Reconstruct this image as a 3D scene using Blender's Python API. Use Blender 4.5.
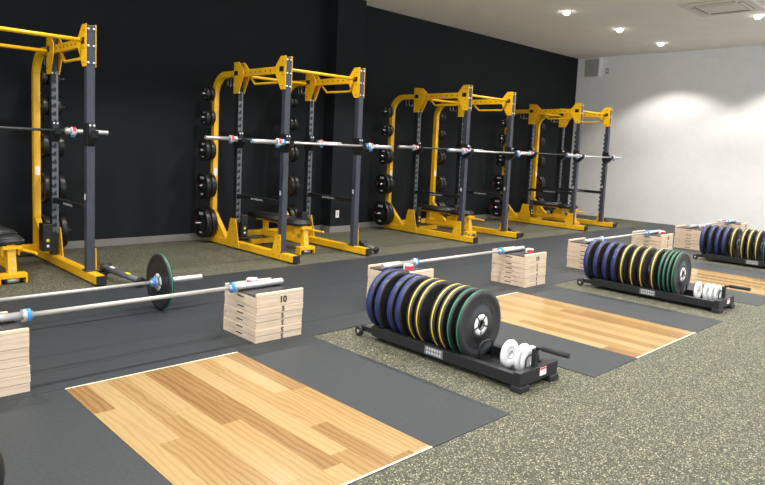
import bpy, bmesh, math, random
from mathutils import Vector, Matrix
random.seed(7)
S = bpy.context.scene
for o in list(bpy.data.objects): bpy.data.objects.remove(o)
COL = S.collection
PI = math.pi

# ------------------------------------------------------------------ camera
F_PX, YAW, PITCH, ROLL, CAM_H, CY = 642.32, math.radians(-44.082), math.radians(5.69), math.radians(2.601), 1.418, -30.8
fw = Vector((-math.sin(YAW)*math.cos(PITCH), math.cos(YAW)*math.cos(PITCH), -math.sin(PITCH)))
rt = Vector((math.cos(YAW), math.sin(YAW), 0)); up = rt.cross(fw)
cr, sr = math.cos(ROLL), math.sin(ROLL)
r2 = rt*cr + up*sr; u2 = up*cr - rt*sr
cam = bpy.data.cameras.new('camera'); camo = bpy.data.objects.new('camera', cam); COL.objects.link(camo)
cam.sensor_width = 36; cam.lens = F_PX*36/765; cam.shift_y = CY/765; cam.clip_start = 0.05; cam.clip_end = 200
camo.matrix_world = Matrix(((r2.x, u2.x, -fw.x, 0), (r2.y, u2.y, -fw.y, 0), (r2.z, u2.z, -fw.z, CAM_H), (0, 0, 0, 1)))
S.camera = camo

# ------------------------------------------------------------------ world, lights, exposure
W = bpy.data.worlds.new('world'); S.world = W; W.use_nodes = True
W.node_tree.nodes['Background'].inputs[0].default_value = (0.84, 0.92, 1.0, 1)
W.node_tree.nodes['Background'].inputs[1].default_value = 1.65
S.view_settings.view_transform = 'Standard'; S.view_settings.look = 'None'
S.view_settings.gamma = 1.0; S.view_settings.use_curve_mapping = False
S.view_settings.exposure = 0.28
CEIL = 3.80
SPOT_W = 158.0
spot = bpy.data.lights.new('downlight_lamp', 'SPOT')
spot.energy = SPOT_W; spot.color = (1.0, 0.95, 0.89); spot.spot_size = math.radians(118); spot.spot_blend = 0.35; spot.shadow_soft_size = 0.06
LX = (13.31, 11.53, 9.69, 7.88, 6.05, 4.22, 2.40, 0.58); LY = (5.81, 3.52, 1.23, -1.06)
for x in LX:
    for y in LY:
        o = bpy.data.objects.new('downlight_lamp', spot); o.location = (x, y, CEIL-0.075); COL.objects.link(o)

# ------------------------------------------------------------------ materials
def mat(name, col, rough=0.5, metal=0.0, spec=0.5, emit=None):
    m = bpy.data.materials.new(name); m.use_nodes = True
    b = m.node_tree.nodes['Principled BSDF']
    b.inputs['Base Color'].default_value = (*col, 1); b.inputs['Roughness'].default_value = rough
    b.inputs['Metallic'].default_value = metal; b.inputs['Specular IOR Level'].default_value = spec
    if emit:
        b.inputs['Emission Color'].default_value = (*emit[0], 1); b.inputs['Emission Strength'].default_value = emit[1]
    return m
def nodes(m): return m.node_tree.nodes, m.node_tree.links, m.node_tree.nodes['Principled BSDF']
def noisy(m, c1, c2, scale, detail=3, bump=0.0, stretch=(1, 1, 1), lo=0.35, hi=0.65):
    N, L, b = nodes(m)
    tc = N.new('ShaderNodeTexCoord'); mp = N.new('ShaderNodeMapping'); mp.inputs['Scale'].default_value = stretch
    t = N.new('ShaderNodeTexNoise'); t.inputs['Scale'].default_value = scale; t.inputs['Detail'].default_value = detail
    r = N.new('ShaderNodeValToRGB'); r.color_ramp.elements[0].position = lo; r.color_ramp.elements[1].position = hi
    r.color_ramp.elements[0].color = (*c1, 1); r.color_ramp.elements[1].color = (*c2, 1)
    L.new(tc.outputs['Object'], mp.inputs[0]); L.new(mp.outputs[0], t.inputs['Vector']); L.new(t.outputs['Fac'], r.inputs[0]); L.new(r.outputs[0], b.inputs['Base Color'])
    if bump:
        bp = N.new('ShaderNodeBump'); bp.inputs['Strength'].default_value = bump; bp.inputs['Distance'].default_value = 0.002
        L.new(t.outputs['Fac'], bp.inputs['Height']); L.new(bp.outputs[0], b.inputs['Normal'])
    return m

def speckle():
    m = mat('speckled_rubber_floor', (0.06, 0.065, 0.05), 0.75, spec=0.3); N, L, b = nodes(m)
    tc = N.new('ShaderNodeTexCoord')
    wp = N.new('ShaderNodeTexNoise'); wp.inputs['Scale'].default_value = 60; L.new(tc.outputs['Object'], wp.inputs['Vector'])
    sc = N.new('ShaderNodeVectorMath'); sc.operation = 'SCALE'; sc.inputs['Scale'].default_value = 0.012; L.new(wp.outputs['Color'], sc.inputs[0])
    ad = N.new('ShaderNodeVectorMath'); ad.operation = 'ADD'; L.new(tc.outputs['Object'], ad.inputs[0]); L.new(sc.outputs[0], ad.inputs[1])
    v = N.new('ShaderNodeTexVoronoi'); v.inputs['Scale'].default_value = 190; L.new(ad.outputs[0], v.inputs['Vector'])
    sp = N.new('ShaderNodeSeparateColor'); L.new(v.outputs['Color'], sp.inputs[0])
    rp = N.new('ShaderNodeValToRGB'); rp.color_ramp.interpolation = 'CONSTANT'; e = rp.color_ramp.elements
    e[0].position = 0.0; e[0].color = (0.037, 0.041, 0.029, 1); e[1].position = 0.42; e[1].color = (0.060, 0.064, 0.045, 1)
    for p, c in ((0.66, (0.108, 0.108, 0.073, 1)), (0.83, (0.19, 0.184, 0.126, 1)), (0.93, (0.36, 0.34, 0.235, 1))):
        k = rp.color_ramp.elements.new(p); k.color = c
    L.new(sp.outputs[0], rp.inputs[0]); L.new(rp.outputs[0], b.inputs['Base Color'])
    bp = N.new('ShaderNodeBump'); bp.inputs['Strength'].default_value = 0.2; bp.inputs['Distance'].default_value = 0.002
    L.new(v.outputs['Distance'], bp.inputs['Height']); L.new(bp.outputs[0], b.inputs['Normal'])
    return m

def planks():
    m = mat('oak_planks', (0.6, 0.4, 0.2), 0.22, spec=0.75); N, L, b = nodes(m)
    def mth(op, a, c=None):
        n = N.new('ShaderNodeMath'); n.operation = op
        for i, v in enumerate((a, c)):
            if v is None: continue
            if isinstance(v, (int, float)): n.inputs[i].default_value = v
            else: L.new(v, n.inputs[i])
        return n.outputs[0]
    tc = N.new('ShaderNodeTexCoord'); sp = N.new('ShaderNodeSeparateXYZ'); L.new(tc.outputs['Object'], sp.inputs[0])
    oi = N.new('ShaderNodeObjectInfo')
    px = mth('DIVIDE', sp.outputs[0], 0.1095); ix = mth('FLOOR', px); fx = mth('FRACT', px)
    wn = N.new('ShaderNodeTexWhiteNoise'); wn.noise_dimensions = '2D'
    cb = N.new('ShaderNodeCombineXYZ'); L.new(ix, cb.inputs[0]); L.new(mth('MULTIPLY', oi.outputs['Random'], 37.0), cb.inputs[1]); L.new(cb.outputs[0], wn.inputs['Vector'])
    py = mth('ADD', mth('DIVIDE', sp.outputs[1], 0.95), mth('MULTIPLY', wn.outputs['Value'], 5.0)); iy = mth('FLOOR', py); fy = mth('FRACT', py)
    w2 = N.new('ShaderNodeTexWhiteNoise'); w2.noise_dimensions = '3D'
    cb2 = N.new('ShaderNodeCombineXYZ'); L.new(ix, cb2.inputs[0]); L.new(iy, cb2.inputs[1]); L.new(mth('MULTIPLY', oi.outputs['Random'], 37.0), cb2.inputs[2]); L.new(cb2.outputs[0], w2.inputs['Vector'])
    rp = N.new('ShaderNodeValToRGB'); e = rp.color_ramp.elements
    e[0].position = 0.0; e[0].color = (0.25, 0.145, 0.056, 1); e[1].position = 1.0; e[1].color = (0.40, 0.288, 0.142, 1)
    for p, c in ((0.22, (0.28, 0.168, 0.067, 1)), (0.36, (0.335, 0.218, 0.092, 1)), (0.7, (0.375, 0.254, 0.112, 1))):
        k = rp.color_ramp.elements.new(p); k.color = c
    L.new(w2.outputs['Value'], rp.inputs[0])
    # grain: stretched noise, shifted per plank
    off = N.new('ShaderNodeVectorMath'); off.operation = 'SCALE'; L.new(w2.outputs['Color'], off.inputs[0]); off.inputs['Scale'].default_value = 20
    ad = N.new('ShaderNodeVectorMath'); ad.operation = 'ADD'; L.new(tc.outputs['Object'], ad.inputs[0]); L.new(off.outputs[0], ad.inputs[1])
    mp = N.new('ShaderNodeMapping'); mp.inputs['Scale'].default_value = (11, 2.2, 1); L.new(ad.outputs[0], mp.inputs[0])
    wv = N.new('ShaderNodeTexWave'); wv.wave_type = 'BANDS'; wv.bands_direction = 'X'; wv.inputs['Scale'].default_value = 0.8
    wv.inputs['Distortion'].default_value = 9.0; wv.inputs['Detail'].default_value = 3.0; wv.inputs['Detail Scale'].default_value = 0.9
    L.new(mp.outputs[0], wv.inputs['Vector'])
    gr = N.new('ShaderNodeValToRGB'); e = gr.color_ramp.elements
    e[0].position = 0.0; e[0].color = (0.70, 0.61, 0.51, 1); e[1].position = 0.55; e[1].color = (1.04, 1.04, 1.04, 1)
    L.new(wv.outputs['Fac'], gr.inputs[0])
    mx = N.new('ShaderNodeMix'); mx.data_type = 'RGBA'; mx.blend_type = 'MULTIPLY'
    L.new(mth('ADD', mth('MULTIPLY', w2.outputs['Value'], -0.55), 0.75), mx.inputs[0])
    L.new(rp.outputs[0], mx.inputs[6]); L.new(gr.outputs[0], mx.inputs[7])
    # plank joints
    ex = mth('MULTIPLY', mth('GREATER_THAN', fx, 0.010), mth('GREATER_THAN', fy, 0.0025))
    mj = N.new('ShaderNodeMix'); mj.data_type = 'RGBA'; mj.blend_type = 'MIX'; L.new(ex, mj.inputs[0])
    mj.inputs[6].default_value = (0.27, 0.155, 0.07, 1); L.new(mx.outputs[2], mj.inputs[7]); L.new(mj.outputs[2], b.inputs['Base Color'])
    return m

M = {}
M['speckle'] = speckle()
M['oak'] = planks()
M['mat'] = noisy(mat('dark_rubber', (0.05, 0.05, 0.05), 0.55, spec=0.4), (0.021, 0.026, 0.0295), (0.029, 0.035, 0.0395), 60, 3, 0.12)
M['matband'] = noisy(mat('dark_rubber_band', (0.05, 0.05, 0.05), 0.52, spec=0.4), (0.022, 0.027, 0.032), (0.029, 0.035, 0.041), 40, 3, 0.1)
M['edge'] = mat('pale_edge_strip', (0.75, 0.68, 0.52), 0.4)
M['wallblack'] = noisy(mat('matt_black_wall', (0.01, 0.01, 0.012), 0.75, spec=0.22), (0.0078, 0.0098, 0.0120), (0.0092, 0.0112, 0.0134), 1.5)
M['wallwhite'] = noisy(mat('white_wallpaper', (0.75, 0.75, 0.74), 0.85, spec=0.2), (0.85, 0.845, 0.835), (0.88, 0.875, 0.865), 9, 4, 0.04)
M['ceiling'] = noisy(mat('white_ceiling_paint', (0.7, 0.69, 0.66), 0.9, spec=0.1), (0.86, 0.81, 0.74), (0.89, 0.84, 0.77), 3)
M['baseboard'] = mat('grey_baseboard', (0.22, 0.21, 0.19), 0.5)
M['yellow'] = noisy(mat('yellow_powder_coat', (0.85, 0.46, 0.01), 0.32), (0.84, 0.44, 0.008), (0.90, 0.50, 0.012), 6)
M['upright'] = noisy(mat('slate_powder_coat', (0.07, 0.075, 0.09), 0.38), (0.040, 0.045, 0.060), (0.050, 0.056, 0.074), 8)
M['tube'] = mat('slate_tube', (0.085, 0.09, 0.11), 0.4)
M['comb'] = mat('grey_slotted_steel', (0.105, 0.113, 0.125), 0.4)
M['black'] = mat('black_powder_coat', (0.012, 0.013, 0.015), 0.4)
M['blackplastic'] = mat('black_plastic', (0.014, 0.014, 0.015), 0.5)
M['rubber'] = mat('black_bumper_rubber', (0.011, 0.011, 0.013), 0.42, spec=0.75)
M['iron'] = mat('black_plate_rubber', (0.010, 0.010, 0.011), 0.33)
M['grip'] = mat('black_foam_grip', (0.02, 0.02, 0.021), 0.8)
M['chrome'] = mat('chrome', (0.78, 0.79, 0.80), 0.22, 1.0)
M['zinc'] = mat('zinc_bolt', (0.80, 0.80, 0.78), 0.35, 0.6)
M['bar'] = mat('brushed_steel_bar', (0.66, 0.66, 0.66), 0.36, 0.75)
M['barwhite'] = mat('satin_steel_shaft', (0.50, 0.49, 0.46), 0.45, 0.35)
M['bardark'] = mat('black_oxide_shaft', (0.09, 0.095, 0.10), 0.4, 0.6)
M['bluering'] = mat('blue_ring', (0.03, 0.28, 0.75), 0.35)
M['redring'] = mat('red_plastic', (0.70, 0.035, 0.07), 0.4)
M['white'] = mat('white_plastic', (0.82, 0.82, 0.84), 0.4)
M['padding'] = mat('black_vinyl', (0.022, 0.024, 0.024), 0.42)
M['stripe_blue'] = mat('blue_rubber', (0.022, 0.042, 0.25), 0.35)
M['stripe_blue_dark'] = mat('navy_rubber', (0.010, 0.016, 0.075), 0.33)
M['stripe_yellow'] = mat('yellow_rubber', (0.85, 0.62, 0.06), 0.4)
M['stripe_green_dark'] = mat('dark_green_rubber', (0.006, 0.050, 0.024), 0.33)
M['stripe_green'] = mat('green_rubber', (0.02, 0.30, 0.14), 0.4)
M['hub'] = mat('silver_hub', (0.80, 0.80, 0.80), 0.35, 0.25)
M['hubblack'] = mat('black_hub_spoke', (0.015, 0.015, 0.015), 0.5)
M['wood'] = noisy(mat('pale_birch', (0.70, 0.56, 0.42), 0.6, spec=0.3), (0.62, 0.47, 0.34), (0.74, 0.60, 0.46), 5, 4, 0, (1, 1, 9))
M['woodtop'] = noisy(mat('pale_birch_lip', (0.80, 0.66, 0.46), 0.5, spec=0.3), (0.74, 0.58, 0.38), (0.84, 0.70, 0.50), 5, 4, 0, (1, 8, 8))
M['ink'] = mat('black_print', (0.02, 0.018, 0.016), 0.6)
M['print'] = mat('pale_print', (0.55, 0.56, 0.58), 0.5)
M['labelgrey'] = mat('grey_label', (0.16, 0.165, 0.17), 0.4)
M['vent'] = mat('greenish_grey_grille', (0.40, 0.41, 0.36), 0.6)
M['lamp'] = mat('lamp_glow', (1, 1, 1), 0.5, emit=((1.0, 0.95, 0.88), 14.0))
M['acwhite'] = mat('ivory_plastic', (0.66, 0.61, 0.53), 0.5)
M['acdark'] = mat('grille_shadow', (0.16, 0.14, 0.11), 0.6)
M['yellowtag'] = mat('yellow_sticker', (0.75, 0.7, 0.05), 0.5)
M['redbadge'] = mat('red_badge', (0.6, 0.03, 0.05), 0.5)

# ------------------------------------------------------------------ mesh helpers
def B(): return bmesh.new()
def box(bm, c, s, bev=0.0, rot=None):
    t = bmesh.new(); bmesh.ops.create_cube(t, size=1.0)
    for v in t.verts: v.co = Vector((v.co.x*s[0], v.co.y*s[1], v.co.z*s[2]))
    if bev: bmesh.ops.bevel(t, geom=t.edges[:], offset=bev, segments=2, affect='EDGES', profile=0.5)
    mx = Matrix.Translation(c) @ (rot.to_4x4() if rot else Matrix.Identity(4))
    t.transform(mx); add(bm, t); return bm
def add(bm, t):
    me = bpy.data.meshes.new('tmp'); t.to_mesh(me); t.free(); bm.from_mesh(me); bpy.data.meshes.remove(me)
def prism(bm, pts, axis, a0, a1):
    """extrude a polygon of 2-D points along axis ('x','y','z') from a0 to a1"""
    def P(p, a): return {'x': (a, p[0], p[1]), 'y': (p[0], a, p[1]), 'z': (p[0], p[1], a)}[axis]
    t = bmesh.new(); v0 = [t.verts.new(P(p, a0)) for p in pts]; v1 = [t.verts.new(P(p, a1)) for p in pts]
    n = len(pts); t.faces.new(v0); t.faces.new(v1[::-1])
    for i in range(n): t.faces.new((v0[i], v1[i], v1[(i+1) % n], v0[(i+1) % n]))
    bmesh.ops.recalc_face_normals(t, faces=t.faces[:]); add(bm, t); return bm
def lathe(bm, prof, axis, org=(0, 0, 0), seg=40, closed=False):
    """prof: list of (axial, radius); spins round axis through org"""
    t = bmesh.new(); rings = []
    for a, r in prof:
        ring = []
        for k in range(seg):
            th = 2*PI*k/seg; c, s = r*math.cos(th), r*math.sin(th)
            p = {'x': (a, c, s), 'y': (c, a, s), 'z': (c, s, a)}[axis]
            ring.append(t.verts.new(Vector(p)+Vector(org)))
        rings.append(ring)
    m = len(rings)
    for i in range(m if closed else m-1):
        A, C_ = rings[i], rings[(i+1) % m]
        for k in range(seg):
            t.faces.new((A[k], A[(k+1) % seg], C_[(k+1) % seg], C_[k]))
    if not closed:
        t.faces.new(rings[0]); t.faces.new(rings[-1][::-1])
    bmesh.ops.recalc_face_normals(t, faces=t.faces[:])
    for f in t.faces: f.smooth = len(f.verts) == 4
    add(bm, t); return bm
def cyl(bm, p0, p1, r, seg=16):
    return tube(bm, [p0, p1], r, seg)
def tube(bm, pts, r, seg=12):
    pts = [Vector(p) for p in pts]; t = bmesh.new(); rings = []
    n = len(pts); ref = None
    for i, p in enumerate(pts):
        d = (pts[min(i+1, n-1)]-pts[max(i-1, 0)]).normalized()
        if ref is None: ref = d.orthogonal().normalized()
        ref = (ref - d*ref.dot(d)).normalized(); q = d.cross(ref)
        sc = 1.0
        if 0 < i < n-1:
            a = (pts[i]-pts[i-1]).normalized(); sc = 1/max(0.5, abs(a.dot(d)))
        rings.append([t.verts.new(p+(ref*math.cos(2*PI*k/seg)+q*math.sin(2*PI*k/seg))*r*(sc if 0 else 1)) for k in range(seg)])
    for i in range(n-1):
        for k in range(seg):
            t.faces.new((rings[i][k], rings[i][(k+1) % seg], rings[i+1][(k+1) % seg], rings[i+1][k]))
    t.faces.new(rings[0]); t.faces.new(rings[-1][::-1])
    bmesh.ops.recalc_face_normals(t, faces=t.faces[:])
    for f in t.faces: f.smooth = len(f.verts) == 4
    add(bm, t); return bm
def sweep_rect(bm, pts, wx, wt):
    """rectangular bar (wx along x, wt across) swept along a path in the yz plane"""
    pts = [Vector(p) for p in pts]; t = bmesh.new(); rings = []; n = len(pts)
    for i, p in enumerate(pts):
        d = (pts[min(i+1, n-1)]-pts[max(i-1, 0)]).normalized(); q = d.cross(Vector((1, 0, 0)))
        X = Vector((wx/2, 0, 0)); Q = q*wt/2
        rings.append([t.verts.new(p+X+Q), t.verts.new(p-X+Q), t.verts.new(p-X-Q), t.verts.new(p+X-Q)])
    for i in range(n-1):
        for k in range(4): t.faces.new((rings[i][k], rings[i][(k+1) % 4], rings[i+1][(k+1) % 4], rings[i+1][k]))
    t.faces.new(rings[0]); t.faces.new(rings[-1][::-1]); bmesh.ops.recalc_face_normals(t, faces=t.faces[:]); add(bm, t); return bm

def mesh(name, bm, m):
    me = bpy.data.meshes.new(name); bm.to_mesh(me); bm.free(); me.materials.append(m); return me
def part(name, bm, m, parent, loc=None):
    me = bm if isinstance(bm, bpy.types.Mesh) else mesh(name, bm, m)
    o = bpy.data.objects.new(name, me); COL.objects.link(o); o.parent = parent
    if loc: o.location = loc
    return o
def tag(o, label, cat, group=None):
    o['label'] = label; o['category'] = cat
    if group: o['group'] = group
    return o
def thing(name, label, cat, loc=(0, 0, 0), rz=0.0, group=None):
    o = bpy.data.objects.new(name, None); COL.objects.link(o); o.location = loc; o.rotation_euler = (0, 0, rz)
    o.empty_display_size = 0.1
    return tag(o, label, cat, group)
def struct(name, bm, m):
    o = part(name, bm, m, None); o['kind'] = 'structure'; return o
def dup(o, loc=None, rz=None, label=None, group=None, parent=None):
    c = o.copy(); COL.objects.link(c)
    if parent: c.parent = parent
    if loc is not None: c.location = loc
    if rz is not None: c.rotation_euler = (0, 0, rz)
    if label: c['label'] = label
    if group: c['group'] = group
    for ch in list(o.children): dup(ch, parent=c)
    return c
def text_mesh(txt, size, ext=0.0006):
    cu = bpy.data.curves.new('numeral', 'FONT'); cu.body = txt; cu.size = size; cu.extrude = ext; cu.align_x = 'CENTER'; cu.align_y = 'CENTER'; cu.offset = size*0.035
    o = bpy.data.objects.new('numeral', cu); COL.objects.link(o); bpy.context.view_layer.update()
    me = bpy.data.meshes.new_from_object(o.evaluated_get(bpy.context.evaluated_depsgraph_get()))
    bpy.data.objects.remove(o); me.materials.clear(); me.materials.append(M['ink']); return me

# ------------------------------------------------------------------ setting
WY, WX = 8.32, 14.5                                   # dark wall plane, white wall plane
Y0, X0 = -3.0, -3.5
struct('floor', box(B(), ((X0+WX)/2, (Y0+WY)/2, -0.05), (WX-X0, WY-Y0, 0.1)), M['speckle'])
struct('ceiling', box(B(), ((X0+WX)/2, (Y0+WY)/2, CEIL+0.06), (WX-X0, WY-Y0, 0.12)), M['ceiling'])
struct('wall_back', box(B(), ((X0+WX)/2, WY+0.06, CEIL/2), (WX-X0+0.24, 0.12, CEIL)), M['wallblack'])
WR0 = 0.8                                             # white wall cut short here; the added gap lets world light onto the plates
struct('wall_right', box(B(), (WX+0.06, (WR0+WY)/2, CEIL/2), (0.12, WY-WR0, CEIL)), M['wallwhite'])
struct('wall_pillar', box(B(), (6.93, WY-0.13, CEIL/2), (0.60, 0.26, CEIL)), M['wallblack'])
bb = B()
box(bb, ((X0+6.61)/2, WY-0.009, 0.046), (6.61-X0, 0.018, 0.092)); box(bb, ((7.25+WX)/2, WY-0.009, 0.046), (WX-7.25, 0.018, 0.092))
struct('baseboard_back', bb, M['baseboard'])
bb = B(); box(bb, (6.93, WY-0.268, 0.05), (0.636, 0.016, 0.10)); box(bb, (6.621, WY-0.13, 0.05), (0.018, 0.26, 0.10)); box(bb, (7.239, WY-0.13, 0.05), (0.018, 0.26, 0.10))
struct('baseboard_pillar', bb, M['baseboard'])

# rubber strips in front of the racks
MT = 0.004
for (ya, yb, lab) in ((4.965, 6.0, 'dark rubber floor strip nearest the yellow racks'), (4.004, 4.961, 'middle dark rubber floor strip under the jerk block stacks'),
                      (3.684, 4.000, 'narrow dark rubber floor strip along the wooden platforms far edges')):
    o = part('rubber_strip', box(B(), ((X0+WX)/2, (ya+yb)/2, MT/2), (WX-X0-0.02, yb-ya, MT)), M['matband'], None)
    tag(o, lab, 'floor mat', 'rubber floor strips')
# lifting platforms
PSP = 3.288
names = ('nearest', 'middle', 'farthest')
for i in range(3):
    x0 = (1.165, 4.453, 7.81)[i]
    t = thing('lifting_platform', ('nearest lifting platform with honey oak planks between dark rubber mats',
              'middle lifting platform, pale oak planks, between the two nearest plate racks',
              'far lifting platform by the white wall, behind the middle plate rack')[i], 'lifting platform', (x0, 1.915, 0), 0, 'lifting platforms')
    WW, DD = 1.095, 1.765
    part('wood_panel', box(B(), (WW/2, DD/2, MT/2), (WW, DD, MT)), M['oak'], t)
    for yy in (0.006, DD-0.006): part('edge_strip', box(B(), (WW/2, yy, MT/2+0.0007), (WW, 0.012, MT)), M['edge'], t)
    part('rubber_mat', box(B(), (-0.317, DD/2, MT/2), (0.628, DD, MT)), M['mat'], t)
    part('rubber_mat', box(B(), (WW+0.319, DD/2, MT/2), (0.632, DD, MT)), M['mat'], t)

# ceiling fixtures
dl = thing('downlight', '', 'ceiling light', (0, 0, 0))
part('trim_ring', lathe(B(), [(CEIL-0.006, 0.058), (CEIL-0.006, 0.075), (CEIL, 0.078), (CEIL, 0.056)], 'z', closed=True, seg=32), M['white'], dl)
part('lens', lathe(B(), [(CEIL-0.060, 0.012), (CEIL-0.056, 0.030), (CEIL-0.044, 0.046), (CEIL-0.024, 0.055), (CEIL-0.001, 0.057)], 'z', seg=32), M['lamp'], dl)  # dome bulges below the ceiling; its shape imitates the glow around the lamp
FL = [(9.69, 5.84, 'round recessed ceiling downlight farthest left in the photo'), (11.52, 5.81, 'round recessed ceiling downlight, second from the left'),
      (13.31, 5.80, 'round recessed ceiling downlight nearest the white wall'), (11.59, 3.52, 'round recessed ceiling downlight beside the ceiling air conditioner')]
for i, (x, y, lab) in enumerate(FL):
    o = dl if i == 0 else dup(dl)
    o.location = (x, y, 0); o['label'] = lab; o['group'] = 'ceiling downlights'
ac = thing('air_conditioner', 'square ivory ceiling cassette air conditioner at the top right', 'air conditioner', (10.66, 3.74, CEIL))
part('panel', box(B(), (0, 0, -0.015), (0.95, 0.95, 0.03), 0.008), M['acwhite'], ac)
part('grille', box(B(), (0, 0, -0.034), (0.50, 0.50, 0.012), 0.004), M['acwhite'], ac)
for k in range(4):
    a = k*PI/2; R = Matrix.Rotation(a, 3, 'Z'); c = R @ Vector((0, 0.335, -0.031))
    sl = part('air_slot', box(B(), c, (0.56, 0.075, 0.006), rot=R), M['acdark'], ac)
    c2 = R @ Vector((0, 0.34, -0.036)); part('vane', box(B(), c2, (0.54, 0.045, 0.006), rot=R @ Matrix.Rotation(0.2, 3, 'X')), M['acwhite'], sl)
vt = thing('vent_grille', 'square greenish grey wall vent high in the far corner', 'vent', (WX, 7.915, 3.555))
part('grille', box(B(), (-0.03, 0, 0), (0.06, 0.36, 0.40), 0.004), M['vent'], vt)
fr = B(); box(fr, (-0.04, -0.20, 0), (0.08, 0.04, 0.42)); part('side_trim', fr, M['white'], vt)
sl = B()
for k in range(11): box(sl, (-0.062, 0, -0.15+0.03*k), (0.006, 0.29, 0.008))
part('louvres', sl, M['vent'], vt)
ws = thing('wall_sensor', 'small grey box on the white wall beside the vent', 'sensor', (WX, 7.535, 3.46))
part('body', box(B(), (-0.012, 0, 0), (0.024, 0.075, 0.12), 0.004), M['vent'], ws); part('window', box(B(), (-0.026, 0, 0.0), (0.004, 0.035, 0.05)), M['white'], ws)
ol = thing('wall_outlet', 'white wall outlet low on the dark pillar', 'outlet', (6.77, WY-0.26, 0.30))
part('plate', box(B(), (0, -0.005, 0), (0.07, 0.01, 0.12), 0.003), M['white'], ol); part('socket', box(B(), (0, -0.011, 0), (0.03, 0.004, 0.06)), M['acwhite'], ol)

# ------------------------------------------------------------------ power rack
HW, SY, PY, RH = 0.58, 1.06, 1.66, 2.43               # half width, slotted upright y, storage post y, height
def bolt_mesh():
    return mesh('bolt', lathe(B(), [(0, 0.011), (-0.006, 0.011), (-0.009, 0.007)], 'y', seg=10), M['zinc'])
def boltx_mesh():
    return mesh('bolt', lathe(B(), [(0, 0.007), (0.004, 0.007)], 'x', seg=8), M['hubblack'])
def comb(bm, plane, x, y, z0, z1, w, spine, pitch, th, sgn):
    """slotted steel strip: a spine with hooked teeth on one side"""
    pts = [(0, z0), (spine, z0)]
    z = z0+0.03
    while z+pitch < z1:
        pts += [(spine, z), (w*0.62, z), (w*0.62, z-0.016), (w, z-0.016), (w, z+pitch*0.42), (spine, z+pitch*0.42)]; z += pitch
    pts += [(spine, z1), (0, z1)]
    pts = [(sgn*p[0]+(x if plane == 'y' else y), p[1]) for p in pts]
    if plane == 'y': prism(bm, pts, 'y', y, y+th)
    else: prism(bm, pts, 'x', x, x+th)
    return bm
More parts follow.
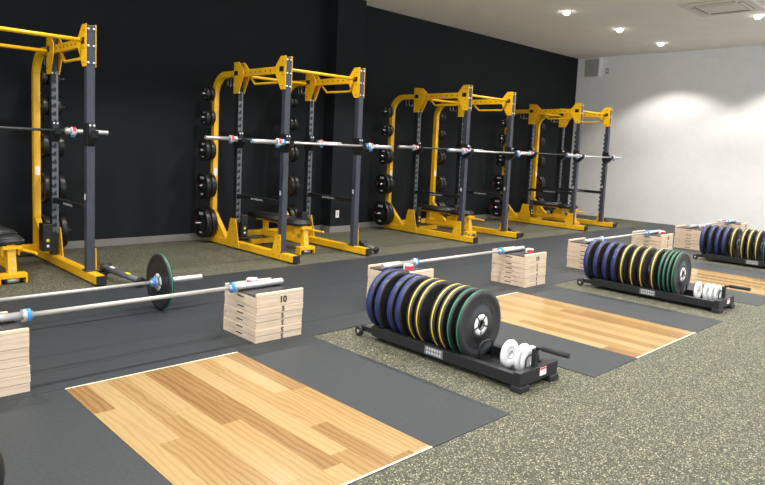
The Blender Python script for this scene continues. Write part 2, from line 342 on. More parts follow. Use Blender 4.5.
def make_rack(loc, label, long_landmine=False):
    t = thing('power_rack', label, 'power rack', loc, 0, 'yellow power racks')
    BM, BX = bolt_mesh(), boltx_mesh()
    HM = mesh('beam_hole', lathe(B(), [(-0.0265, 0.011), (0.0265, 0.011)], 'x', seg=10), M['hubblack'])
    def bolts(par, pts, me=None):
        for p in pts: part('bolt', me or BM, None, par, p)
    for s in (-1, 1):
        x = s*HW
        base = part('base_rail', box(B(), (x, 0.71, 0.057), (0.085, 2.00, 0.085), 0.004), M['yellow'], t)
        part('end_cap', box(B(), (x, -0.305, 0.057), (0.087, 0.03, 0.087), 0.004), M['blackplastic'], base)
        f = B()
        for yy in (-0.22, 1.55): box(f, (x, yy, 0.011), (0.09, 0.10, 0.014))
        part('rubber_foot', f, M['blackplastic'], base)
        # front upright
        u = part('front_upright', box(B(), (x, 0, 0.10+(RH-0.10)/2), (0.075, 0.075, RH-0.10), 0.006), M['upright'], t)
        part('slotted_strip', comb(B(), 'x', x-0.008, 0.0365, 0.30, 1.98, 0.036, 0.008, 0.085, 0.016, 1), M['black'], u)
        part('sticker', box(B(), (x-0.0385, 0.012, 0.82), (0.002, 0.026, 0.055)), M['white'], u)
        part('base_flange', box(B(), (x, 0, 0.106), (0.10, 0.12, 0.012)), M['upright'], u)
        # slotted upright
        v = part('slotted_upright', box(B(), (x, SY, 0.10+(RH-0.12)/2), (0.062, 0.08, RH-0.12), 0.004), M['black'], t)
        part('slotted_strip', comb(B(), 'y', x+0.034, SY-0.052, 0.34, 2.06, 0.064, 0.020, 0.085, 0.012, -1), M['comb'], v)
        # storage post: vertical then curved forward into the rear bracket
        P = [(x, PY, 0.09)] + [(x, PY, 0.4), (x, PY, 1.2), (x, PY, 2.02)]
        for k in range(1, 10):
            a = k/9*PI/2; P.append((x, PY-0.27+0.27*math.cos(a), 2.02+0.27*math.sin(a)))
        P.append((x, SY+0.03, 2.29))
        sp = part('storage_post', sweep_rect(B(), P, 0.068, 0.075), M['yellow'], t)
        part('sticker', box(B(), (x, PY-0.0385, 0.98), (0.045, 0.002, 0.10)), M['white'], sp)
        bolts(sp, [(x+s*0.034, PY+0.02, zz) for zz in (0.95, 1.2, 1.45, 1.6, 1.85)], BX)
        hk = B()
        for q in (0.10, 0.17): tube(hk, [(x, PY-0.27-q+0.05, 2.27), (x, PY-0.27-q+0.05, 2.16), (x, PY-0.27-q+0.02, 2.135), (x, PY-0.27-q-0.02, 2.135), (x, PY-0.27-q-0.035, 2.165)], 0.006, 8)
        part('band_hook', hk, M['chrome'], sp)
        # pegs
        for zz, pl in ((2.04, 0.20), (1.72, 0.205), (1.275, 0.215), (0.79, 0.22), (0.28, 0.27)):
            ln = pl+(0.10 if long_landmine else 0)
            part('plate_peg', cyl(B(), (x+s*0.03, PY, zz), (x+s*ln, PY, zz), 0.0135, 24), M['chrome'], sp)
        # gussets on the outside of the base rail
        xo = (x+s*0.043, x+s*0.051) if s > 0 else (x-0.051, x-0.043)
        g = part('post_gusset', prism(B(), [(PY+0.05, 0.09), (PY+0.05, 0.46), (PY-0.03, 0.46), (PY-0.40, 0.10)], 'x', x-0.03, x+0.03), M['yellow'], t)
        g = part('upright_gusset', prism(B(), [(SY-0.17, 0.02), (SY+0.17, 0.02), (SY+0.06, 0.40), (SY-0.07, 0.40)], 'x', *xo), M['yellow'], t)
        bolts(g, [(xo[1] if s > 0 else xo[0]-0.004, SY+a, b) for a, b in ((-0.09, 0.08), (0.09, 0.08), (0, 0.22), (0, 0.34))], BX)
        g = part('upright_gusset', prism(B(), [(-0.045, 0.02), (0.16, 0.02), (0.07, 0.32), (-0.035, 0.32)], 'x', *xo), M['yellow'], t)
        bolts(g, [(xo[1] if s > 0 else xo[0]-0.004, a, b) for a, b in ((-0.02, 0.06), (0.10, 0.06), (0.01, 0.17), (0.01, 0.28))], BX)
        # top brackets: two cheek plates each, hex outline
        for yy, k, cat in ((0.0, 1, 'front'), (SY, 1, 'rear')):
            fr_ = yy-0.038
            out = [(fr_, RH+0.01), (yy+0.07, RH+0.01), (yy+0.17, RH-0.10), (yy+0.17, RH-0.20), (yy+0.055, RH-0.38), (fr_, RH-0.38)]
            if cat == 'rear': out = [(yy+0.055, RH+0.0), (yy-0.06, RH+0.0), (yy-0.17, RH-0.10), (yy-0.17, RH-0.20), (yy-0.06, RH-0.40), (yy+0.055, RH-0.40)]
            b_ = B()
            for dx in (-0.047, 0.041): prism(b_, out, 'x', x+dx, x+dx+0.007)
            tb = part('top_bracket', b_, M['yellow'], t)
            part('slot_cover', box(B(), (x-0.0475, yy+(0.045 if cat == 'front' else 0.0), RH-0.14), (0.003, 0.085, 0.06)), M['black'], tb)
            if cat == 'front':
                bolts(tb, [(x+a, -0.038, RH-b) for b in (0.035, 0.19, 0.345) for a in (-0.024, 0.024)])
            else:
                bolts(tb, [(x+a, SY-0.041, RH-0.385) for a in (-0.02, 0.02)])
            bolts(tb, [(x+0.048, yy+0.02, RH-b) for b in (0.05, 0.21, 0.34)], BX)
            bolts(tb, [(x-0.051, yy+0.02, RH-b) for b in (0.05, 0.21, 0.34)], BX)
        # top side beam with holes, and the bent grip under it
        tb = part('top_beam', box(B(), (x, SY/2, RH-0.145), (0.05, SY-0.16, 0.085), 0.004), M['yellow'], t)
        for k in range(7): part('beam_hole', HM, None, tb, (x, 0.20+0.11*k, RH-0.145))
        part('grip_handle', tube(B(), [(x, 0.10, RH-0.20), (x, 0.20, RH-0.29), (x, 0.68, RH-0.29), (x, 0.80, RH-0.19)], 0.015, 10), M['yellow'], tb)
        # j-cups
        for yy, zz, front in ((0.0, 1.425, True), (SY, 1.443, False)):
            j = B(); f0 = yy-0.0395 if front else yy-0.054
            prism(j, [(f0, zz-0.12), (f0-0.028, zz-0.10), (f0-0.10, zz-0.035), (f0-0.112, zz+0.028), (f0-0.098, zz+0.028), (f0-0.088, zz-0.017), (f0-0.034, zz-0.017), (f0-0.022, zz+0.10), (f0, zz+0.10)], 'x', x-0.03, x+0.03)
            for dx in (-0.040, 0.030):
                prism(j, [(f0, zz-0.12), (f0, zz+0.10), (yy+0.06, zz+0.10), (yy+0.06, zz-0.05), (yy+0.03, zz-0.12)], 'x', x+dx, x+dx+0.012)
            jj = part('bar_holder', j, M['black'], t)
            bolts(jj, [(x+a, f0-0.024, zz+0.075) for a in (-0.018, 0.018)])
        # safety band between the uprights
        zb = 0.70
        sb = part('safety_strap', box(B(), (x, SY/2, zb), (0.05, SY-0.075, 0.055), 0.004), M['black'], t)
        w = B(); rr = random.Random(3)
        yy = 0.66
        for k in range(9):
            hgt = 0.026 if k in (0, 4) else 0.018
            box(w, (x-0.0262, yy, zb-0.004), (0.001, 0.010, hgt)); box(w, (x-0.0262, yy-0.010, zb-0.004+(0.006 if k % 2 else -0.006)), (0.001, 0.014, 0.006)); yy -= 0.03
        part('lettering', w, M['print'], sb)
        # lower bracket by the slotted upright
        lb = part('lower_bracket', box(B(), (x-s*0.085 if s > 0 else x+0.085, SY-0.01, 0.30), (0.10, 0.15, 0.30), 0.012), M['black'], t)
        xx = x-0.085 if s > 0 else x+0.085
        part('warning_sticker', box(B(), (xx, SY-0.086, 0.27), (0.03, 0.002, 0.03)), M['yellowtag'], lb)
        part('data_sticker', box(B(), (xx, SY-0.086, 0.21), (0.025, 0.002, 0.025)), M['white'], lb)
    part('pull_up_bar', cyl(B(), (-HW+0.03, 0.055, RH-0.135), (HW-0.03, 0.055, RH-0.135), 0.019, 14), M['yellow'], t)
    part('rear_crossbar', cyl(B(), (-HW+0.03, SY+0.02, RH-0.16), (HW-0.03, SY+0.02, RH-0.16), 0.019, 14), M['yellow'], t)
    part('rear_crossbeam', box(B(), (0, PY-0.06, 0.105), (2*HW-0.06, 0.09, 0.07), 0.004), M['yellow'], t)
    # landmine pivot on the outside of the right foot
    lx = HW+0.15
    lm = part('landmine_pivot', box(box(B(), (lx-0.058, 0.0, 0.045), (0.12, 0.11, 0.07), 0.006), (lx, -0.02, 0.095), (0.05, 0.08, 0.07), 0.01), M['black'], t)
    p0 = Vector((lx, -0.02, 0.115))
    p1 = Vector((2.53-1.67, 5.82-6.375, 0.06))*1.0 if long_landmine else Vector((lx+0.05, -0.25, 0.05))
    tb = part('landmine_tube', cyl(B(), p0, p1, 0.03, 18), M['tube'], lm)
    d = (p1-p0).normalized()
    part('collar', cyl(B(), p1-d*0.03, p1+d*0.006, 0.042, 18), M['black'], lm)
    part('pivot_knob', cyl(B(), (lx-0.05, -0.02, 0.125), (lx+0.05, -0.02, 0.125), 0.035, 16), M['black'], lm)
    if long_landmine:
        for q in (0.18, 0.62):
            c = p0.lerp(p1, q); R = d.to_track_quat('Y', 'Z').to_matrix()
            part('label_band', box(B(), c+Vector((0, 0, 0.030)), (0.03, 0.06, 0.004), rot=R), M['white'] if q < .5 else M['yellowtag'], lm)
    return t
RX = [1.67+3.411*i for i in range(4)]; RY = 6.375
rk = ['leftmost', 'second', 'third', 'rightmost']
rack1 = make_rack((RX[0], RY, 0), 'yellow and slate power rack cut off by the left edge, long landmine tube', True)
rack2 = make_rack((RX[1], RY, 0), 'yellow and slate power rack second from the left, in front of the dark pillar')
rack3 = dup(rack2, (RX[2], RY, 0), label='yellow and slate power rack third from the left, between two similar racks')
rack4 = dup(rack2, (RX[3], RY, 0), label='yellow and slate power rack farthest away, standing by the white wall')

# ------------------------------------------------------------------ small storage plates on the rack pegs
PR = [(2.04, 0.088, 0.058), (1.72, 0.106, 0.062), (1.275, 0.138, 0.068), (0.79, 0.178, 0.070), (0.28, 0.210, 0.074)]
tier = ['top', 'second', 'middle', 'fourth', 'lowest']; sizes = ['tiny', 'small', 'medium', 'large', 'largest']
proto = {}
def storage_plate(k, s):
    """plate whose outer face looks along s*x; origin at its hub centre"""
    if (k, s) in proto: return None
    z, r, th = PR[k]; t = thing('weight_plate', 'x', 'weight plate')
    h = th/2
    part('rubber_body', lathe(B(), [(-h, 0.0150), (-h, r*0.42), (-h*0.55, r*0.48), (-h*0.55, r*0.80), (-h, r*0.86), (-h, r-0.008), (-h+0.008, r), (h-0.008, r), (h, r-0.008), (h, r*0.86), (h*0.55, r*0.80), (h*0.55, r*0.48), (h, r*0.42), (h, 0.0150)], 'x', closed=True, seg=36), M['iron'], t)
    part('hub_ring', lathe(B(), [(-h-0.001, 0.0149), (-h-0.001, 0.030), (h+0.001, 0.030), (h+0.001, 0.0149)], 'x', closed=True, seg=24), M['chrome'], t)
    fx = s*(h*0.55+0.0008)
    u = r/0.1
    e_ = [(-0.026, 0.052), (0.026, 0.052), (0.026, 0.071), (0.014, 0.071), (0.014, 0.058), (0.006, 0.058), (0.006, 0.071), (-0.006, 0.071), (-0.006, 0.058), (-0.014, 0.058), (-0.014, 0.071), (-0.026, 0.071)]
    part('lettering', prism(B(), [(a*u, b*u) for a, b in e_], 'x', fx-0.0008, fx+0.0008), M['print'], t)
    part('lettering', box(B(), (fx, 0, -r*0.64), (0.0016, r*0.34, r*0.10)), M['print'], t)
    if k >= 3: part('badge', lathe(B(), [(fx-0.0008, r*0.085), (fx+0.0008, r*0.085)], 'x', (0, r*0.62, 0.0), 12), M['redbadge'], t)
    proto[(k, s)] = t; return t
for i in range(4):
    for s in (-1, 1):
        if i == 0 and s < 0: continue
        for k, (z, r, th) in enumerate(PR):
            x = RX[i]+s*(HW+0.040)
            for j in range(3 if i == 0 else 2):
                xc = x+s*(th/2+0.004+j*(th+0.010))
                lab = f"{sizes[k]} black plate, {('inner','middle','outer')[j] if i == 0 else ('inner','outer')[j]} on {tier[k]} {'left' if s<0 else 'right'} peg of {rk[i]} power rack"
                t = storage_plate(k, s); zc = z-0.0010
                if t is None: t = dup(proto[(k, s)])
                t.location = (xc, RY+PY, zc); t['label'] = lab; t['group'] = 'black plates on the rack pegs'

# ------------------------------------------------------------------ adjustable benches
bn = thing('adjustable_bench', '', 'bench', (RX[0]-0.03, RY, 0), 0, 'benches inside the racks')
def pad(y0, y1, w0, w1, z, th):
    b = B(); prism(b, [(-w0/2, y0), (w0/2, y0), (w1/2, y1), (-w1/2, y1)], 'z', z-th, z); bmesh.ops.bevel(b, geom=b.edges[:], offset=0.022, segments=4, affect='EDGES')
    for f in b.faces: f.smooth = True
    return b
part('seat_pad', pad(0.25, 0.61, 0.22, 0.29, 0.425, 0.075), M['padding'], bn)
part('back_pad', pad(0.63, 1.50, 0.31, 0.24, 0.44, 0.075), M['padding'], bn)
f = B(); tube(f, [(0, 0.30, 0.17), (0, 1.22, 0.15)], 0.035, 4); part('main_rail', box(B(), (0, 0.76, 0.16), (0.06, 0.96, 0.07), 0.005), M['yellow'], bn); f.free()
fl = part('front_leg', prism(B(), [(0.22, 0.06), (0.30, 0.06), (0.36, 0.36), (0.27, 0.36)], 'x', -0.035, 0.035), M['yellow'], bn)
b = B(); box(b, (0, 0.25, 0.075), (0.24, 0.10, 0.045), 0.004); box(b, (-0.112, 0.25, 0.032), (0.016, 0.10, 0.056)); box(b, (0.112, 0.25, 0.032), (0.016, 0.10, 0.056)); part('front_foot', b, M['yellow'], fl)
part('wheel', cyl(B(), (-0.085, 0.24, 0.032), (0.085, 0.24, 0.032), 0.026, 14), M['blackplastic'], fl); part('axle', cyl(B(), (-0.05, 0.235, 0.032), (0.05, 0.235, 0.032), 0.0272, 12), M['bar'], fl)
for yy in (0.12, 0.20):
    for xx in (-0.02, 0.02): pass
part('bolt', lathe(B(), [(0, 0.011), (-0.006, 0.011)], 'y', (0, 0.232, 0.22), 10), M['zinc'], fl); part('bolt', lathe(B(), [(0, 0.011), (-0.006, 0.011)], 'y', (0, 0.222, 0.14), 10), M['zinc'], fl)
sf = B(); box(sf, (0, 0.37, 0.337), (0.16, 0.28, 0.03)); box(sf, (-0.07, 0.34, 0.30), (0.015, 0.10, 0.09)); box(sf, (0.07, 0.34, 0.30), (0.015, 0.10, 0.09)); part('seat_frame', sf, M['yellow'], bn)
part('back_frame', box(B(), (0, 0.98, 0.35), (0.06, 0.80, 0.035)), M['yellow'], bn)
part('support_arm', tube(B(), [(0, 0.58, 0.18), (0, 0.94, 0.36)], 0.028, 4), M['labelgrey'], bn)
part('adjuster_plate', prism(B(), [(0.48, 0.14), (0.78, 0.14), (0.72, 0.30), (0.56, 0.34)], 'x', -0.045, 0.045), M['yellow'], bn)
part('rear_leg', box(B(), (0, 1.18, 0.26), (0.06, 0.06, 0.20)), M['yellow'], bn)
rl = part('rear_foot', box(B(), (0, 1.20, 0.045), (0.46, 0.06, 0.07), 0.005), M['yellow'], bn)
part('rear_strut', tube(B(), [(0, 1.18, 0.10), (0, 1.1, 0.18)], 0.03, 4), M['yellow'], bn)
part('transport_handle', tube(B(), [(0.04, 0.34, 0.30), (0.10, 0.30, 0.30), (0.17, 0.16, 0.29), (0.17, 0.10, 0.29)], 0.013, 10), M['yellow'], bn)
for s in (-1, 1): part('rubber_foot', box(B(), (s*0.20, 1.20, 0.006), (0.06, 0.07, 0.012)), M['blackplastic'], rl)
bl = ['black padded yellow bench inside the leftmost rack, cut off at the left edge', 'black padded yellow bench inside the second rack from the left',
      'black padded yellow bench inside the third rack from the left', 'black padded yellow bench inside the rack by the white wall']
bn['label'] = bl[0]
for i in range(1, 4): dup(bn, (RX[i]-0.03, RY, 0), label=bl[i])

# ------------------------------------------------------------------ barbells
def make_bar(label, shaft_m, ring_m, tip_m, group):
    t = thing('barbell', label, 'barbell', group=group)
    part('shaft', cyl(B(), (-0.665, 0, 0), (0.665, 0, 0), 0.0142, 16), shaft_m, t)
    for s in (-1, 1):
        sl = part('sleeve', lathe(B(), [(s*0.70, 0.0248), (s*1.095, 0.0248), (s*1.10, 0.022)], 'x', seg=20), M['bar'], t)
        part('end_ring', lathe(B(), [(s*1.082, 0.0262), (s*1.096, 0.0262)], 'x', seg=20), tip_m, sl)
        c = part('collar', lathe(B(), [(s*0.64, 0.022), (s*0.66, 0.024), (s*0.66, 0.037), (s*0.70, 0.037)], 'x', seg=24), M['bar'], t)
        part('collar_ring', lathe(B(), [(s*0.655, 0.0378), (s*0.678, 0.0378)], 'x', seg=24), ring_m, c)
    return t
FB, RB = 'barbells on the front rack hooks', 'barbells on the rear slotted uprights'
fb = make_bar('steel barbell with blue rings on the front hooks of the second rack', M['bar'], M['bluering'], M['bluering'], FB)
fb.location = (RX[1]-0.012, RY-0.101, 1.4264)
dup(fb, (RX[2]-0.012, RY-0.101, 1.4264), label='steel barbell with blue rings on the front hooks of the third rack')
dup(fb, (RX[3]-0.012, RY-0.101, 1.4264), label='steel barbell on the front hooks of the rack by the white wall')
rb = make_bar('dark shafted barbell on the rear uprights of the leftmost rack', M['bardark'], M['bar'], M['bar'], RB)
rb.location = (RX[0]+0.012, RY+SY-0.115, 1.4444)
for i, lab in ((1, 'dark shafted barbell on the rear uprights of the second rack'), (2, 'dark shafted barbell on the rear uprights of the third rack'), (3, 'dark shafted barbell on the rear uprights of the rightmost rack')):
    dup(rb, (RX[i]-0.012, RY+SY-0.115, 1.4444), label=lab)

# ------------------------------------------------------------------ lock collars (clips)
def make_clip(a, b):
    t = thing('lock_collar', 'x', 'barbell clip', group='barbell lock collars')
    part('ring', lathe(B(), [(-0.025, 0.0262), (-0.025, 0.040), (-0.019, 0.044), (0.019, 0.044), (0.025, 0.040), (0.025, 0.0262)], 'x', closed=True, seg=28), a, t)
    part('band', prism(B(), [(0.0465*math.cos(a), 0.0465*math.sin(a)) for a in [k*0.2-1.0 for k in range(11)]]+[(0.040*math.cos(a), 0.040*math.sin(a)) for a in [1.0-k*0.2 for k in range(11)]], 'x', -0.017, 0.017), b, t)
    part('lever', box(B(), (0.0, -0.040, 0.028), (0.048, 0.034, 0.016), 0.004), M['bluering'], t)
    return t
cw = make_clip(M['white'], M['redring']); cb = make_clip(M['white'], M['redring'])
first = [cw]
def clip(loc, label, rx=0.0, flat=False):
    o = cw if first else dup(cw)
    if first: first.pop()
    o.location = loc; o.rotation_euler = (0, -PI/2, rx) if flat else (rx, 0, 0); o['label'] = label
bpy.data.objects.remove(cb) if False else None
for ch in list(cb.children): bpy.data.objects.remove(ch)
bpy.data.objects.remove(cb)
zf, zr = 1.4264, 1.4444; yf, yr = RY-0.101, RY+SY-0.115
for i in (1, 2, 3):
    c = RX[i]-0.012
    clip((c-0.731, yf, zf), f'white and red lock collar on left sleeve of {rk[i]} rack front barbell', 2.4)
    clip((c+0.731, yf, zf), f'white and red lock collar on right sleeve of {rk[i]} rack front barbell', 2.0)
clip((RX[0]+0.012+0.731, yr, zr), 'white and red lock collar on right sleeve of the leftmost rack barbell', 2.2)
for i in (1, 2, 3):
    clip((RX[i]-0.012-0.731, yr, zr), f'white and red lock collar on left sleeve of {rk[i]} rack rear barbell', 2.5)
    clip((RX[i]-0.012+0.731, yr, zr), f'white and red lock collar on right sleeve of {rk[i]} rack rear barbell', 1.9)

# ------------------------------------------------------------------ jerk blocks
BWX, BDY = 0.40, 0.44
NUM = {'10': text_mesh('10', 0.064), '5': text_mesh('5', 0.048)}
def make_block(h, num, flip, top):
    t = thing('jerk_block', 'x', 'jerk block', group='stacked wooden jerk blocks')
    g = 0.0012
    fbm = B(); box(fbm, (0, -BDY/2+0.012, h/2), (BWX, 0.024, h-2*g), 0.0025); part('front_board', fbm, M['wood'], t)
    bbm = B(); box(bbm, (0, BDY/2-0.012, h/2), (BWX, 0.024, h-2*g), 0.0025); part('back_board', bbm, M['wood'], t)
    if top:
        for s in (-1, 1):
            part('raised_lip', box(B(), (0, s*(BDY/2-0.012), h+0.010), (BWX, 0.024, 0.020), 0.003), M['woodtop'], t)
    hs = h-2*g-(0.004 if top else 0)
    for s in (-1, 1):
        sb = part('side_board', box(B(), (s*(BWX/2-0.014), 0, g+hs/2), (0.022, BDY-0.05, hs), 0.002), M['wood'], t)
        part('hand_slot', box(B(), (s*(BWX/2-0.0032), 0, h*0.62), (0.0016, 0.085, 0.009)), M['ink'], sb)
    if top:
        part('rubber_top', box(B(), (0, 0, h-0.006), (BWX-0.006, BDY-0.05, 0.012), 0.002), M['rubber'], t)
    else:
        part('inner_panel', box(B(), (0, 0, h-0.012), (BWX-0.05, BDY-0.05, 0.018)), M['wood'], t)
    n = part('numeral', NUM[num], None, t, (0.02+(0.004 if flip else 0), -BDY/2-0.0006, h/2))
    n.rotation_euler = (PI/2, PI if flip else 0, 0)
    return t
bk5, bk5f, bk10 = make_block(0.05, '5', False, False), make_block(0.05, '5', True, False), make_block(0.085, '10', False, True)
used = {id(bk5): False}
STK = [(0.81, 'the stack cut off at the left edge'), (2.648, 'the stack right of the nearest wooden platform'),
       (4.105, 'the stack just behind the nearest plate rack'), (5.975, 'the stack beyond the middle wooden platform'),
       (7.58, 'the stack behind the middle rack blue plates'), (9.395, 'the stack behind the middle rack green plates'),
       (10.96, 'the stack left of the farthest plate rack'), (12.79, 'the stack behind the farthest plate rack')]
LV = ['lowest', 'second', 'third', 'fourth', 'fifth']
SYB = 3.968; seen = set(); BTOP = MT
for x, where in STK:
    z = MT
    for k in range(6):
        src = bk10 if k == 5 else (bk5f if k < 3 else bk5)
        lab = f'rubber topped jerk block, uppermost of {where}' if k == 5 else (f'wooden jerk block lowest in {where}' if k == 0 else f'wooden jerk block {LV[k]} from floor in {where}')
        jx, jy = random.uniform(-.004, .004), random.uniform(-.004, .004)
        if src.name in seen: o = dup(src)
        else: o = src; seen.add(src.name)
        o.location = (x+jx, SYB+jy, z); o['label'] = lab
        z += 0.085 if k == 5 else 0.05
    BTOP = z
# barbells on the blocks
BB = 'barbells lying across the jerk blocks'
bbz = BTOP+0.0275
b1 = make_bar('pale steel barbell with blue rings across the blocks of the nearest platform', M['barwhite'], M['bluering'], M['bar'], BB)
b1.location = (1.735, 4.00, bbz)
b2 = dup(b1, (5.03, 4.03, bbz), label='pale steel barbell with blue rings across the blocks of the middle platform')
b3 = dup(b1, (8.49, 3.96, bbz), label='pale steel barbell across the blocks behind the middle plate rack')
b4 = dup(b1, (11.87, 3.98, bbz), label='pale steel barbell across the blocks behind the farthest plate rack')
lip = BTOP+0.0205+0.0475
flat = BTOP+0.0255
clip((2.64, 4.11, flat), 'white and red lock collar on top of the right stack by the nearest platform', 2.6, True)
clip((0.90, 4.10, flat), 'white and red lock collar on top of the stack at the left edge', 1.2, True)
clip((4.13, 3.90, flat), 'white and red lock collar on the stack behind the nearest plate rack', 2.6, True)
clip((6.03, 3.88, flat), 'white and red lock collar on the stack beyond the middle wooden platform', 2.6, True)
clip((9.46, 3.865, flat), 'white and red lock collar on the stack behind the middle rack green plates', 2.6, True)
clip((11.06, 3.88, flat), 'white and red lock collar on the stack left of the farthest plate rack', 2.6, True)
clip((12.66, 4.09, flat), 'white and red lock collar on the stack behind the farthest plate rack', 2.6, True)

# ------------------------------------------------------------------ bumper plates
PRAD = 0.231
def make_plate(kind, th, col, bands, rim=None):
    t = thing('bumper_plate', 'x', 'bumper plate'); h = th/2
    R = PRAD
    prof = [(-h, 0.027), (-h, 0.098), (-h+0.004, 0.104), (-h+0.004, 0.185), (-h, 0.195), (-h, R-0.010), (-h+0.008, R), (h-0.008, R), (h, R-0.010), (h, 0.195), (h-0.004, 0.185), (h-0.004, 0.104), (h, 0.098), (h, 0.027)]
    part('rubber_body', lathe(B(), prof, 'y', closed=True, seg=72), M['rubber'], t)
    if rim: part('rim_band', lathe(B(), [(-h+0.010, R-0.004), (-h+0.010, R+0.0004), (h-0.010, R+0.0004), (h-0.010, R-0.004)], 'y', closed=True, seg=72), rim, t)
    for (a, b) in bands:
        part('colour_stripe', lathe(B(), [(a, R-0.004), (a, R+0.0008), (b, R+0.0008), (b, R-0.004)], 'y', closed=True, seg=72), col, t)
    for s in (-1, 1):
        hb = part('hub_disc', lathe(B(), [(s*(h-0.004), 0.0265), (s*(h-0.004), 0.072), (s*(h+0.002), 0.070), (s*(h+0.002), 0.0265)], 'y', closed=True, seg=40), M['hub'], t)
        sp = B()
        for k in range(5):
            a = 2*PI*k/5+0.3; Rm = Matrix.Rotation(a, 3, 'Y')
            box(sp, Rm @ Vector((0.049, s*(h+0.002), 0)), (0.046, 0.003, 0.010), rot=Rm)
        lathe(sp, [(s*(h+0.0005), 0.0262), (s*(h+0.0005), 0.036), (s*(h+0.004), 0.034), (s*(h+0.004), 0.0262)], 'y', closed=True, seg=24)
        part('hub_spokes', sp, M['hubblack'], hb)
    for a0 in (0.35, 0.35+PI):
        tops, base = [], []
        n = 11
        for k in range(n+1):
            for f, r_ in ((0.0, 0.162), (0.62, 0.162), (0.62, 0.142), (1.0, 0.142)):
                if k == n and f > 0.7: continue
                a = a0+(k+f)*0.2; tops.append((r_*math.cos(a), r_*math.sin(a)))
        for k in range(34): a = a0+(n+0.62)*0.2*(1-k/33); base.append((0.138*math.cos(a), 0.138*math.sin(a)))
        part('lettering', prism(B(), tops+base, 'y', -h+0.0025, -h+0.0045), M['rubber'], t)
    return t
PB = make_plate('blue', 0.056, M['stripe_blue'], [(-0.012, -0.005), (0.004, 0.011)], M['stripe_blue_dark'])
PYL = make_plate('yellow', 0.050, M['stripe_yellow'], [(-0.010, 0.000)])
PG = make_plate('green', 0.034, M['stripe_green'], [(-0.004, 0.002)], M['stripe_green_dark'])
firsts = {'b': [PB], 'y': [PYL], 'g': [PG]}; SRC = {'b': PB, 'y': PYL, 'g': PG}
DOWN = MT+PRAD+0.0014
PZ = 0.1065+math.sqrt((PRAD+0.001)**2-0.155**2)
CN = {'b': 'blue', 'y': 'yellow', 'g': 'green'}
def put_plate(c, loc, label, group, rz=0.0):
    o = firsts[c].pop() if firsts[c] else dup(SRC[c])
    o.location = loc; o.rotation_euler = (0, 0, rz); o['label'] = label; o['group'] = group
# plate on the barbell standing on the floor strip
fbar = dup(b1, (1.60, 5.0, DOWN), label='pale steel barbell with a green striped plate, standing on the rubber floor strip', group='barbells on the floor')
fbar['label'] = 'pale steel barbell resting on its black plate on the rubber floor strip'
put_plate('g', (1.60+0.70+0.022, 5.0, DOWN), 'black plate with green striped rim on the barbell on the floor', 'plates on the floor barbell', PI/2)
put_plate('g', (1.60-0.70-0.022, 5.0, DOWN), 'green striped plate on the far left end of the floor barbell', 'plates on the floor barbell', -PI/2)

# ------------------------------------------------------------------ plate storage racks
def make_toaster():
    t = thing('plate_rack', 'x', 'plate rack', group='bumper plate racks')   # origin at floor under front end centre
    L0, L1 = 0.01, 1.28
    for s in (-1, 1):
        r = part('side_rail', box(B(), (s*0.178, (L0+L1)/2, 0.070), (0.046, L1-L0, 0.072), 0.003), M['black'], t)
        if s < 0:
            lb = part('label_plate', box(B(), (-0.202, 0.665, 0.070), (0.002, 0.16, 0.056)), M['labelgrey'], r)
            w = B()
            for row in (0.014, -0.012):
                for k in range(6): box(w, (-0.2035, 0.722-0.023*k, 0.070+row), (0.001, 0.013, 0.014))
            part('lettering', w, M['print'], r)
    part('front_end', box(B(), (0, 0.0, 0.080), (0.42, 0.05, 0.085), 0.004), M['black'], t)
    for s in (-1, 1): part('foot', box(B(), (s*0.165, 0.0, 0.019), (0.10, 0.075, 0.038), 0.006), M['blackplastic'], t)
    part('warning_sticker', box(B(), (0.04, -0.026, 0.088), (0.07, 0.002, 0.05)), M['white'], t)
    part('sticker_header', box(B(), (0.04, -0.0275, 0.106), (0.068, 0.002, 0.011)), M['redbadge'], t)
    part('rear_end', box(B(), (0, L1-0.02, 0.030), (0.34, 0.04, 0.02), 0.004), M['black'], t)
    part('floor_tray', box(B(), (0, (L0+L1)/2, 0.036), (0.30, L1-L0-0.04, 0.008)), M['black'], t)
    for s in (-1, 1):
        part('wheel_bracket', box(B(), (s*0.165, L1+0.06, 0.058), (0.03, 0.16, 0.04), 0.004), M['black'], t)
        w = part('wheel', lathe(B(), [(s*0.165-0.045, 0.030), (s*0.165-0.045, 0.036), (s*0.165-0.02, 0.036), (s*0.165-0.02, 0.030)] if s < 0 else [(s*0.165+0.02, 0.030), (s*0.165+0.02, 0.036), (s*0.165+0.045, 0.036), (s*0.165+0.045, 0.030)], 'x', (0, L1+0.135, 0.037), 24), M['blackplastic'], t)
        part('wheel_cap', lathe(B(), [(s*0.205, 0.013), (s*0.213, 0.013)], 'x', (0, L1+0.135, 0.037), 16), M['bar'], w)
    def loop(y, w, z):
        P = [(-w/2, y, 0.056), (-w/2, y, z-0.03), (-w/2+0.01, y, z-0.01), (-w/2+0.03, y, z), (w/2-0.03, y, z), (w/2-0.01, y, z-0.01), (w/2, y, z-0.03), (w/2, y, 0.056)]
        return tube(B(), P, 0.006, 8)
    for y in (0.385, 0.032): part('divider_loop', loop(y, 0.14, 0.185), M['black'], t)
    part('handle_post', box(B(), (-0.01, 0.008, 0.165), (0.034, 0.03, 0.13), 0.004), M['black'], t)
    hd = part('handle', tube(B(), [(-0.01, 0.008, 0.22), (-0.01, -0.004, 0.236), (-0.01, -0.03, 0.243), (-0.01, -0.215, 0.245)], 0.011, 12), M['black'], t)
    part('foam_grip', cyl(B(), (-0.01, -0.04, 0.2430), (-0.01, -0.22, 0.2452), 0.016, 14), M['grip'], hd)
    return t
cp = thing('change_plate', 'x', 'change plate')
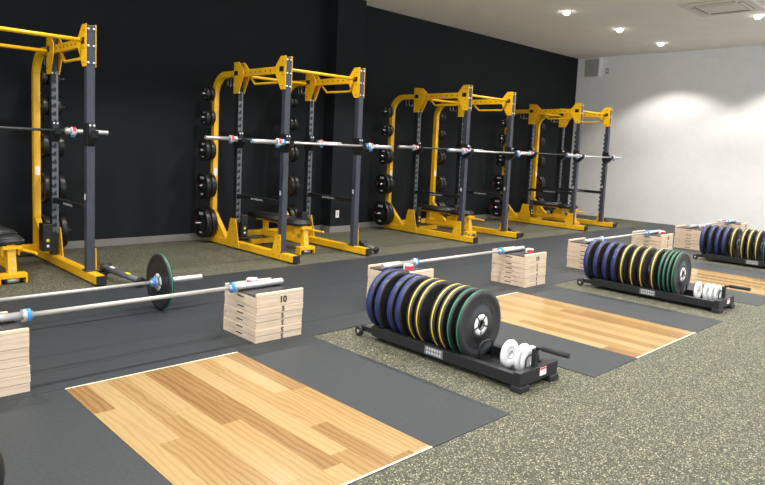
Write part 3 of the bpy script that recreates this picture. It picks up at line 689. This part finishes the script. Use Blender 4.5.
part('disc', lathe(B(), [(-0.013, 0.024), (-0.013, 0.080), (-0.009, 0.089), (0.0, 0.092), (0.009, 0.089), (0.013, 0.080), (0.013, 0.024)], 'y', closed=True, seg=44), M['white'], cp)
part('centre_ring', lathe(B(), [(-0.0135, 0.0235), (-0.0135, 0.032), (0.0135, 0.032), (0.0135, 0.0235)], 'y', closed=True, seg=32), M['hub'], cp)
cpf = [cp]
TR = make_toaster(); tf = [TR]
RK = [(0.317, 1.88, 'black plate rack cut off at the bottom left corner', 'rack at the bottom left corner'),
      (3.395, 2.080, 'nearest black plate rack, holding blue, yellow and green rimmed plates', 'nearest plate rack'),
      (6.67, 2.072, 'middle black plate rack beside the middle wooden platform', 'middle plate rack'),
      (10.0, 2.075, 'farthest black plate rack, cut off at the right edge', 'farthest plate rack')]
seqs = {1: [('b', 3.376), ('b', 3.290), ('b', 3.160), ('b', 3.080), ('y', 2.968), ('y', 2.893), ('y', 2.757), ('y', 2.688), ('g', 2.612), ('g', 2.535)],
        2: [('b', 3.430), ('b', 3.323), ('b', 3.218), ('b', 3.120), ('y', 3.030), ('y', 2.924), ('y', 2.824), ('y', 2.706), ('g', 2.628), ('g', 2.584), ('g', 2.540), ('g', 2.496)],
        3: [('b', 3.420), ('b', 3.318), ('b', 3.218), ('b', 3.128), ('y', 3.022), ('y', 2.892), ('y', 2.808), ('y', 2.712), ('g', 2.610), ('g', 2.566), ('g', 2.522)],
        0: [('g', 2.34), ('g', 2.40)]}
ordn = ['rearmost', 'second', 'third', 'fourth']
for i, (x, y, lab, where) in enumerate(RK):
    o = tf.pop() if tf else dup(TR)
    o.location = (x, y, 0); o['label'] = lab
    cnt = {}
    for c, py in seqs[i]:
        k = cnt.get(c, 0); cnt[c] = k+1
        if i == 0: l = ('front' if py < 2.37 else 'second') + ' black bumper plate in the rack at the bottom left corner'
        else: l = f"{ordn[k]}{' from the back' if k else ''} {CN[c]} rimmed bumper plate in the {where}"
        put_plate(c, (x, py, PZ), l, 'bumper plates in the '+where)
    chg = {1: (2.279, 2.178, 2.128), 2: (2.310, 2.225, 2.172, 2.124), 3: (), 0: ()}[i]
    for k, cy_ in enumerate(chg):
        o = cpf.pop() if cpf else dup(cp)
        o.location = (x+0.015, cy_+(0.016 if i == 2 else 0.012), 0.1405); o['group'] = 'white change plates'
        o['label'] = f"white change plate, {('rearmost', 'second from the back', 'third from the back', 'frontmost')[k if i == 2 or k < 2 else 3]} in the {where}"
